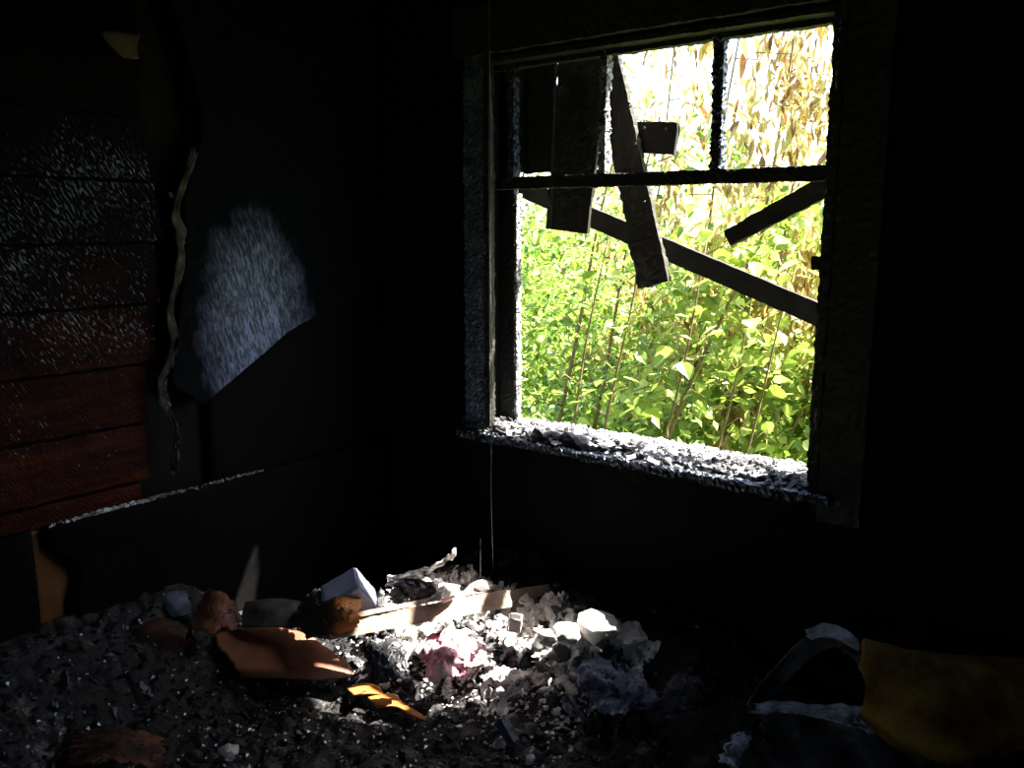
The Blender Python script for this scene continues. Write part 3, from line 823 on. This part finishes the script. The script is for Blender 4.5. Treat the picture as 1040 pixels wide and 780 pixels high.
# orange curved clay shard / pot half, dark left side and lit right edge painted in
# brown curled sheets at the left of the heap
def ctrl(rows): return [[Zp(*p) for p in r] for r in rows]
def psheet(name, rows, mat, label, cat, **kw):
    kw.setdefault('nu', 44); kw.setdefault('nv', 30)
    o = patch(name, ctrl(rows), mat, None, recenter=True, **kw)
    return tag(o, label, cat)
psheet('brown_sheet', [[(213, 645, .40), (250, 638, .39), (290, 638, .36), (318, 650, .33)], [(222, 662, .38), (255, 655, .37), (300, 655, .345), (340, 664, .31)], [(236, 680, .35), (275, 676, .345), (315, 678, .32), (358, 678, .285)], [(246, 686, .32), (285, 690, .31), (325, 692, .29), (364, 688, .265)]], M['brown_sheet'], 'large brown scorched sheet bulging beside the clay shard', 'scorched sheet', thick=.006, amp=.006, freq=7, rag=.07, seed=1.5)
psheet('brown_sheet', [[(205, 600, .50), (222, 598, .52), (242, 612, .50)], [(196, 625, .46), (220, 615, .50), (247, 628, .46)], [(195, 650, .42), (218, 648, .44), (245, 645, .42)]], M['brown_sheet'], 'upright brown curl behind the large brown sheet', 'scorched sheet', thick=.006, amp=.012, freq=13, rag=.2, seed=2.5, amp2=.002)
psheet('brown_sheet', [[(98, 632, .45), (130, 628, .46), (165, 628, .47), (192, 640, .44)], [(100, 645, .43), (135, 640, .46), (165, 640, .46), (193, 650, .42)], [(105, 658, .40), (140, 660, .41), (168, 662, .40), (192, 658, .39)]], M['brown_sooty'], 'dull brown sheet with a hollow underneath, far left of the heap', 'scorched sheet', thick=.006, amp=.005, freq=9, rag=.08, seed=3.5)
psheet('grey_board_piece', [[(247, 612, .47), (280, 610, .47), (318, 612, .46)], [(245, 625, .44), (280, 624, .45), (318, 626, .43)], [(246, 640, .41), (280, 638, .42), (316, 640, .40)]], M['grey_cloth'], 'flat grey board piece lying behind the brown sheet', 'board piece', thick=.01, amp=.003, freq=9, rag=.06, seed=4.5)
psheet('grey_card', [[(146, 606, .50), (165, 602, .51), (190, 598, .52)], [(158, 618, .47), (175, 615, .49), (194, 612, .49)], [(172, 628, .45), (182, 627, .46), (196, 625, .46)]], M['blue_cloth'], 'bent dark blue-grey card with a frayed pale top edge', 'card', thick=.004, amp=.004, freq=12, rag=.08, seed=5.5)
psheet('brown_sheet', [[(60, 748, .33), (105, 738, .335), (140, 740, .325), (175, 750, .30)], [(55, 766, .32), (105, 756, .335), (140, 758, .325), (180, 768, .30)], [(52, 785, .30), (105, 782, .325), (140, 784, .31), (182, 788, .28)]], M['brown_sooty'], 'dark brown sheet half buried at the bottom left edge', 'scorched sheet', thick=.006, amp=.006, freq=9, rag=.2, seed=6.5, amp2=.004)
psheet('clay_shard', [[(308, 606, .46), (326, 600, .48), (348, 601, .50), (366, 606, .50)], [(303, 618, .46), (324, 611, .50), (348, 611, .52), (370, 618, .50)], [(302, 634, .43), (324, 630, .47), (347, 628, .49), (369, 632, .47)], [(310, 652, .37), (328, 652, .39), (346, 648, .41), (362, 642, .42)]], M['clay_half_lit'], 'rounded orange clay shard, its dark side and sun-bright edge painted in', 'clay shard', thick=.01, amp=.011, freq=15, rag=.17, seed=2.2, amp2=.003)
# orange pieces painting the streaks of sun in front of the shard
psheet('sun_strip', [[(350, 699, .252), (372, 695, .256), (386, 699, .254)], [(358, 707, .25), (378, 706, .252), (392, 709, .25)]], M['clay'], 'small flat orange strip standing in for a streak of sun in front of the shard', 'strip', nu=16, nv=8, thick=.006, amp=.001, freq=20, rag=.05, seed=7.5)
psheet('sun_strip', [[(372, 710, .25), (398, 706, .252), (412, 717, .25), (430, 728, .248)], [(382, 720, .247), (402, 719, .25), (416, 727, .248), (436, 734, .246)]], M['clay'], 'longer flat orange strip standing in for a streak of sun nearest the viewer', 'strip', nu=22, nv=8, thick=.006, amp=.001, freq=20, rag=.05, seed=8.5)
# pink cloth
psheet('pink_cloth', [[(436, 642, .40), (456, 638, .42), (476, 644, .42), (496, 656, .38)], [(428, 656, .37), (450, 654, .40), (470, 656, .41), (490, 664, .37)], [(430, 670, .34), (446, 670, .385), (462, 668, .385), (480, 674, .35)], [(434, 690, .29), (445, 698, .32), (456, 690, .33), (470, 688, .31)]], M['pink'], 'crumpled pink cloth in the front of the sunlit heap', 'cloth', nu=70, nv=60, thick=.004, amp=.015, freq=24, rag=.12, seed=9.5, amp2=.003, freq2=70)
# blue-grey crumpled cloth right of the heap
psheet('blue_cloth', [[(575, 668, .38), (600, 662, .41), (625, 668, .39), (640, 680, .37)], [(585, 690, .35), (605, 686, .38), (632, 690, .37), (665, 700, .34)], [(592, 710, .32), (620, 708, .35), (650, 706, .36), (690, 712, .33)], [(610, 725, .29), (630, 730, .31), (660, 726, .32), (695, 728, .30)]], M['blue_cloth'], 'crumpled blue-grey cloth in shade right of the heap', 'cloth', nu=90, nv=80, thick=.004, amp=.026, freq=19, rag=.16, seed=10.5, amp2=.006, freq2=55)
psheet('blue_cloth', [[(672, 690, .40), (695, 682, .43), (715, 692, .41)], [(668, 702, .37), (695, 700, .41), (722, 706, .38)], [(660, 722, .33), (692, 724, .36), (722, 726, .33)]], M['grey_cloth'], 'darker sooty cloth scrap further right in the shade', 'cloth', nu=50, nv=40, thick=.004, amp=.02, freq=20, rag=.18, seed=11.5, amp2=.005, freq2=55)
# larger named pieces in the heap
for i, (px, py, z, s, fl, lab) in enumerate([(607, 634, .46, .05, LAS, 'largest pale ash boulder at the right end of the sunlit heap'), (575, 640, .45, .042, LPL, 'white plaster lump left of the large ash boulder'), (556, 646, .44, .036, LPL, 'white plaster lump beside the small torn carton'), (488, 598, .52, .035, LAS, 'ash clump behind the right half of the lath'), (455, 600, .53, .035, LAS, 'ash clump behind the middle of the lath'), (80, 604, .57, .018, LPL, 'small white plaster crumb near the left wall'), (8, 572, .60, .022, LAS, 'pale ash clump against the left wall at the frame edge'), (232, 762, .30, .022, LAS, 'grey ash lump at the bottom of the foreground rubble'), (645, 648, .43, .03, LAS, 'ash lump at the far right tip of the sunlit heap')]):
    p = Zp(px, py, z)
    o = bpy.data.objects.new('rubble_lump', fl[i % len(fl)]); COL.objects.link(o)
    o.location = p - Vector((0, 0, s * .5)); o.scale = (s * 1.25, s, s * .9); o.rotation_euler = (.2, .1, i * 1.3)
    tag(o, lab, 'rubble lump')
psheet('hollow_shade_slab', [[(392, 590, .54), (412, 586, .56), (432, 588, .56), (446, 592, .54)], [(390, 602, .51), (412, 600, .53), (432, 600, .53), (448, 602, .51)], [(394, 616, .48), (414, 614, .49), (434, 610, .49), (446, 608, .49)]], M['lump_char'], 'black slab standing in for the shaded hollow below the curled ash strip', 'shade slab', thick=.008, amp=.012, freq=18, rag=.2, seed=21.5, amp2=.005, freq2=50)  # dark slabs put in where the heap has shaded hollows
psheet('hollow_shade_slab', [[(362, 650, .42), (385, 646, .43), (415, 644, .43)], [(366, 670, .37), (390, 668, .39), (418, 664, .39)], [(372, 696, .30), (395, 698, .31), (420, 694, .31)]], M['lump_char'], 'dark slab standing in for the shaded hollow between the lath and the orange strips', 'shade slab', thick=.008, amp=.022, freq=15, rag=.22, seed=22.5, amp2=.006, freq2=50)
psheet('hollow_shade_slab', [[(498, 650, .41), (520, 654, .41), (545, 656, .41)], [(496, 664, .38), (520, 668, .38), (548, 668, .38)], [(500, 676, .35), (522, 680, .35), (545, 680, .35)]], M['lump_char'], 'black slab standing in for the shaded hollow right of the pink cloth', 'shade slab', thick=.008, amp=.016, freq=18, rag=.22, seed=23.5, amp2=.005, freq2=50)
# red scrap
psheet('red_scrap', [[(84, 676, .38), (94, 673, .385), (104, 671, .385)], [(86, 682, .37), (95, 680, .375), (105, 677, .37)]], M['clay'], 'tiny reddish scrap among the foreground char flakes', 'scrap', nu=10, nv=6, thick=.004, amp=.002, freq=20, rag=.08, seed=12.5)
# charred sticks in the shaded rubble
for i, (a, b, lab) in enumerate([((575, 705, .33), (602, 742, .26), 'thin charred stick standing in shade below the blue cloth'), ((508, 730, .30), (522, 755, .25), 'short thick charred stick in the dark foreground')]):
    beam_o = beam('charred_stick', Zp(*a), Zp(*b), .012 if i == 0 else .028, .01 if i == 0 else .024, (1, 0, .3), M['char'], recenter=True, step=.006, amp=.001, cs=40, rag=.01, seed=50 + i)
    tag(beam_o, lab, 'stick')

# ------------------------------------------------------------------ burnt mattress at the right
mat_root = empty('burnt_mattress', Zp(900, 720, .40))
tag(mat_root, 'burnt mattress with torn cover and bare yellow foam at the right', 'mattress')
def mpatch(name, rows, mat, lab=None, **kw):
    o = patch(name, ctrl(rows), mat, mat_root, **kw)
    if lab: o['label'] = lab
    return o
mpatch('foam', [[(868, 655, .62), (910, 672, .60), (965, 680, .59), (1010, 682, .59), (1075, 680, .60)], [(876, 680, .58), (915, 700, .565), (965, 708, .56), (1010, 706, .56), (1075, 700, .57)], [(886, 700, .545), (925, 728, .51), (970, 738, .50), (1015, 728, .51), (1080, 712, .53)], [(884, 708, .50), (925, 738, .46), (970, 748, .45), (1015, 738, .46), (1080, 725, .48)]], M['foam'], 'bare yellow-brown foam', nu=60, nv=36, thick=.06, amp=.006, freq=8, rag=.05, seed=13.5, amp2=.003)
mpatch('torn_cover', [[(752, 720, .43), (775, 690, .49), (800, 662, .54), (826, 640, .59), (852, 640, .605), (875, 655, .60), (892, 680, .57)], [(756, 724, .42), (780, 696, .47), (806, 670, .52), (830, 650, .57), (855, 650, .59), (878, 668, .58), (900, 694, .55)], [(760, 728, .41), (786, 704, .45), (812, 682, .50), (834, 662, .55), (856, 662, .57), (878, 684, .56), (905, 708, .53)]], M['grey_cloth'], 'sooty torn cover arching over a hollow', nu=90, nv=24, thick=.006, amp=.012, freq=18, rag=.10, seed=14.5, amp2=.003, freq2=50)
mpatch('padding_fringe', [[(753, 716, .435), (785, 712, .44), (820, 714, .44), (870, 713, .45), (895, 718, .45)], [(754, 727, .42), (788, 726, .42), (822, 728, .42), (868, 742, .40), (900, 750, .39)]], M['fringe'], 'pale frayed padding', nu=70, nv=14, thick=.008, amp=.010, freq=22, rag=.2, seed=15.5, amp2=.004, freq2=60)
mpatch('inner_layer', [[(765, 724, .40), (820, 720, .41), (880, 716, .42), (940, 745, .40)], [(770, 750, .36), (825, 752, .36), (885, 756, .36), (945, 770, .35)], [(775, 785, .31), (830, 790, .31), (890, 792, .31), (950, 795, .30)]], M['grey_cloth'], None, nu=50, nv=30, thick=.01, amp=.012, freq=12, rag=.08, seed=16.5)
mpatch('cover_tail', [[(746, 740, .41), (758, 742, .41), (766, 748, .40)], [(738, 755, .38), (750, 758, .39), (758, 764, .38)], [(724, 778, .34), (738, 782, .35), (746, 788, .34)]], M['fringe'], 'pale torn strip of cover', nu=20, nv=36, thick=.006, amp=.012, freq=26, rag=.25, seed=17.5, amp2=.004)
mpatch('crest', [[(815, 640, .615), (835, 634, .625), (856, 640, .62), (872, 654, .60)], [(820, 650, .59), (838, 648, .60), (858, 654, .60), (874, 664, .585)]], M['fringe'], 'pale rounded crest of the padding', nu=30, nv=14, thick=.012, amp=.006, freq=18, rag=.08, seed=18.5, amp2=.003)

# ------------------------------------------------------------------ hanging wire and a rod standing in for a bright drip
pw = atY(500, 560, 2.14)
wp = [Vector((pw.x + .004 * math.sin(i * .5), pw.y, ZC - (ZC - .46) * i / 40)) for i in range(41)]
tag(tube('hanging_wire', wp, .0013, M['wire'], None, 5, recenter=True), 'thin wire hanging from the ceiling to the left of the window opening', 'wire')
p = atY(488, 588, 2.08)
tag(tube('drip_rod', [p + Vector((0, 0, -.08)), p, p + Vector((.001, 0, .08)), p + Vector((.001, .0, .14))], .0017, M['wire'], None, 5, recenter=True), 'short thin upright rod standing in for a bright drip behind the lath', 'rod')

# ------------------------------------------------------------------ outdoors
GZ = -.35
gx = np.linspace(-18, 12, 40); gy = np.linspace(-18, 22, 50)
V = [(x, y, GZ + .08 * mn.noise(Vector((x, y, 0)))) for y in gy for x in gx]
W = len(gx)
Fc = [(j * W + i, j * W + i + 1, (j + 1) * W + i + 1, (j + 1) * W + i) for j in range(len(gy) - 1) for i in range(W - 1)]
tag(mk('ground', V, Fc, M['earth'], smooth=True), 'grassy ground outside the window', kind='structure')

# leaf templates: (verts, faces) in unit length along +y, face normal +z
LEAF_BROAD = (np.array([(0, 0, 0), (-.36, .12, .06), (-.42, .42, .08), (-.2, .78, .04), (0, 1.05, -.06), (.2, .78, .04), (.42, .42, .08), (.36, .12, .06), (0, .5, -.02)], float),
              [(0, 8, 2, 1), (8, 4, 3, 2), (0, 7, 6, 8), (8, 6, 5, 4)])
LEAF_SMALL = (np.array([(0, 0, 0), (-.26, .4, .06), (0, 1, -.04), (.26, .4, .06), (0, .45, 0)], float), [(0, 4, 1), (4, 2, 1), (0, 3, 4), (4, 3, 2)])
LEAF_DRY = (np.array([(0, 0, 0), (-.15, .3, .09), (-.10, .7, .10), (0, 1, .02), (.12, .65, .10), (.16, .3, .09), (0, .5, -.03)], float), [(0, 6, 1), (6, 2, 1), (6, 3, 2), (0, 5, 6), (6, 5, 4), (6, 4, 3)])

def rot_frames(n, droop, spread):
    """random leaf frames; y axis (leaf direction) has downward bias 'droop'"""
    a = RNG.uniform(0, 2 * np.pi, n)
    e = RNG.normal(-droop, spread, n)
    d = np.stack([np.cos(a) * np.cos(e), np.sin(a) * np.cos(e), np.sin(e)], 1)
    h = RNG.normal(size=(n, 3)) * .45 + np.array([0, 0, 1.0])
    x = np.cross(d, h); x /= np.linalg.norm(x, axis=1)[:, None] + 1e-9
    zz = np.cross(x, d)
    return np.stack([x, d, zz], 2)

def leaves_mesh(name, pos, sizes, tpl, mat, droop=.5, spread=.5):
    n = len(pos)
    Rm = rot_frames(n, droop, spread)
    tv, tf = tpl
    V = np.einsum('nij,kj->nki', Rm, tv) * sizes[:, None, None] + pos[:, None, :]
    kk = len(tv)
    me = bpy.data.meshes.new(name)
    Fc = [tuple(b + i for i in f) for b in range(0, n * kk, kk) for f in tf]
    me.from_pydata(V.reshape(-1, 3).tolist(), [], Fc)
    me.materials.append(mat)
    me.update()
    return me

LEAF_OBJ = {}
for key, tpl, mname in (('broad_green', LEAF_BROAD, 'leaf_green'), ('broad_lime', LEAF_BROAD, 'leaf_lime'), ('dry', LEAF_DRY, 'leaf_dry')):
    me = bpy.data.meshes.new('leaf'); me.from_pydata(tpl[0].tolist(), [], tpl[1]); me.materials.append(M[mname]); me.update()
    LEAF_OBJ[key] = me

def sapling(name, base, lean, height, r0, label, cat, mat_key, n_stuff, n_leaf, size, crown_lo, spread, tpl, droop, group, obj_key, bark='bark'):
    base = Vector(base)
    root = empty(name, base)
    tag(root, label, cat, group)
    lean = Vector(lean)
    stem = [base + Vector((lean.x * f ** 1.25, lean.y * f ** 1.25, height * f)) + Vector((.02 * math.sin(f * 7 + base.x * 5), .02 * math.cos(f * 6 + base.y), 0)) for f in np.linspace(0, 1, 14)]
    tube('stem', stem, [r0 * (1 - .75 * f) for f in np.linspace(0, 1, 14)], M[bark], root, 6)
    tips = []
    nb = max(5, int(height * 4))
    for i in range(nb):
        f = crown_lo + (1 - crown_lo) * (i + .5) / nb
        q = cr_eval(stem, f)
        a = i * 2.4 + base.x * 7
        L = spread * random.uniform(.5, 1.0)
        d = Vector((math.cos(a), math.sin(a), .35 - droop * .5))
        bp = [q, q + d * L * .5 + Vector((0, 0, .05)), q + d * L + Vector((0, 0, -.12 * droop * L))]
        tube('branch', bp, [r0 * .3, r0 * .2, r0 * .08], M[bark], root, 4)
        tips.append(bp)
    pos = []
    clumps = [cr_eval(random.choice(tips), random.uniform(.25, 1)) for _ in range(26)] if tpl is LEAF_DRY else None
    for _ in range(n_stuff):
        if clumps:
            q = random.choice(clumps)
            pos.append(q + Vector((random.gauss(0, .045), random.gauss(0, .045), random.gauss(0, .11))))
            continue
        bp = random.choice(tips); t = random.random() ** .7
        q = cr_eval(bp, t)
        pos.append(q + Vector((random.gauss(0, .07), random.gauss(0, .07), random.gauss(0, .07))) * (1 + spread))
    pos = np.array([tuple(p) for p in pos])
    me = leaves_mesh('foliage', pos, size * RNG.uniform(.55, 1.1, len(pos)), tpl, M[mat_key], droop)
    tag(link('foliage', me, root), kind='stuff')
    for _ in range(n_leaf):
        bp = random.choice(tips); q = cr_eval(bp, random.uniform(.3, 1)) + Vector((random.gauss(0, .06), random.gauss(0, .06), random.gauss(0, .06)))
        fr = rot_frames(1, droop, .4)[0]
        o = bpy.data.objects.new('leaf', LEAF_OBJ[obj_key]); COL.objects.link(o)
        o.parent = root
        o.matrix_parent_inverse = Matrix.Translation(root.location).inverted()
        s = size * random.uniform(1.0, 1.5)
        o.matrix_basis = Matrix.Translation(q) @ Matrix(fr.tolist()).to_4x4() @ Matrix.Diagonal((s, s, s, 1))
    return root

def along(px, dist):
    """ground point in the direction of an image column, at horizontal distance dist from the viewer"""
    d = ray(px, 390); d.z = 0; d.normalize()
    return Vector((d.x * dist, d.y * dist, GZ))
R_ = RT
gs = 'saplings growing close outside the window'
SAP = [
    # px column of the base, distance, lean to the right, height, label, kind
    (535, 4.6, .55, 2.6, 'thin green sapling leaning right along the left edge of the window', 'g'),
    (578, 4.8, .50, 2.6, 'slim leafy sapling with a dark stem left of the slanting plank', 'g'),
    (632, 4.4, .75, 2.1, 'thickest brown-stemmed sapling leaning right below the slanting plank', 'l'),
    (655, 5.6, .45, 1.9, 'lime-leaved sapling behind the thickest stem', 'l'),
    (700, 4.9, .65, 1.9, 'slender sapling leaning right across the middle of the long lath', 'l'),
    (742, 4.6, .60, 1.5, 'broad-leaved sapling low in the right half of the window', 'l'),
    (780, 5.2, .50, 1.7, 'reddish-stemmed sapling near the right jamb', 'g'),
    (835, 4.7, .40, 1.5, 'broad-leaved sapling close to the right jamb at sill height', 'l'),
    (470, 5.4, .5, 2.8, 'sapling hidden mostly behind the left casing', 'g'),
    (920, 5.2, .4, 2.6, 'sapling standing beyond the right jamb', 'g'),
]
for px, dist, ln, hh, lab, kd in SAP:
    b = along(px, dist)
    lv = R_ * ln
    if kd == 'g':
        sapling('sapling', b, lv, hh - GZ * 0, .016, lab, 'sapling', 'leaf_green', 900, 26, .062, .18, .55, LEAF_SMALL, .35, gs, 'broad_green')
    else:
        sapling('sapling', b, lv, hh, .019, lab, 'sapling', 'leaf_lime', 650, 34, .080, .15, .50, LEAF_BROAD, .45, gs, 'broad_lime')
# dead boughs with drooping dried leaves, filling the upper right
gd = 'dry plants with drooping yellow leaves outside the window'
DRY = [
    (690, 5.4, .35, 3.6, 'tall dry plant with drooping tan leaves behind the right muntin'),
    (735, 4.9, .35, 3.5, 'tall dry plant with yellow leaves hanging in the right upper pane'),
    (770, 5.6, .30, 3.8, 'dry plant with brown clusters left of the short broken lath'),
    (805, 4.8, .25, 3.4, 'dry yellow plant nearest the right jamb'),
    (845, 5.5, .2, 3.6, 'dry plant partly hidden behind the right jamb'),
    (640, 6.2, .3, 3.7, 'pale dry plant seen in the middle upper pane'),
]
for px, dist, ln, hh, lab in DRY:
    sapling('dry_plant', along(px, dist), R_ * ln, hh, .014, lab, 'dry plant', 'leaf_dry', 760, 30, .105, .25, .55, LEAF_DRY, 1.15, gd, 'dry')

for px, dist, ln, hh, lab in [(588, 4.0, .30, 2.0, 'bare thin cane rising left of the slanting plank end'), (640, 3.9, .34, 1.9, 'bare dark cane leaning right under the end of the slanting plank'), (697, 4.1, .36, 1.9, 'bare cane leaning right below the middle of the long lath'), (716, 4.0, .42, 1.8, 'bare cane leaning right toward the short broken lath'), (560, 4.2, .28, 2.0, 'bare cane close to the left edge of the opening')]:
    sapling('bare_cane', along(px, dist), R_ * ln, hh, .011, lab, 'cane', 'leaf_lime', 30, 10, .07, .5, .25, LEAF_SMALL, .5, 'bare canes close outside the window', 'broad_lime')

# dense thicket further back (nobody could count its leaves)
def thicket(name, n, d0, d1, z1, size, tpl, mat_key, label, px0=380, px1=1000, zpow=1.0):
    a = RNG.uniform(px0, px1, n); dd = RNG.uniform(d0, d1, n)
    P = np.array([tuple(along(p, q)) for p, q in zip(a, dd)])
    top = z1 * (1 + .25 * np.sin(P[:, 0] * 2.3) + .18 * np.sin(P[:, 0] * 5.1 + P[:, 1] * 1.7))
    P[:, 2] = GZ + (top - GZ) * RNG.uniform(0, 1, n) ** zpow
    me = leaves_mesh(name, P, size * RNG.uniform(.6, 1.2, n), tpl, M[mat_key], .45)
    return tag(link(name, me), label, 'thicket', kind='stuff')
thicket('undergrowth', 9000, 4.6, 6.2, .75, .075, LEAF_SMALL, 'leaf_green', 'dense low green undergrowth just above the sill line')
thicket('thicket', 16000, 6.2, 9.0, 1.55, .10, LEAF_SMALL, 'leaf_green', 'dense green thicket behind the saplings')
thicket('thicket', 5000, 6.0, 9.0, 1.8, .11, LEAF_BROAD, 'leaf_lime', 'scattered lime-green leaves in the thicket')
thicket('dry_thicket', 1800, 6.5, 9.5, 2.9, .12, LEAF_DRY, 'leaf_dry', 'pale yellow dried foliage above the thicket', px0=560, zpow=.7)
thicket('far_foliage', 7000, 10.0, 14.0, 1.35, .20, LEAF_BROAD, 'leaf_lime', 'hazy bright foliage far behind the thicket', px0=300, px1=1080)
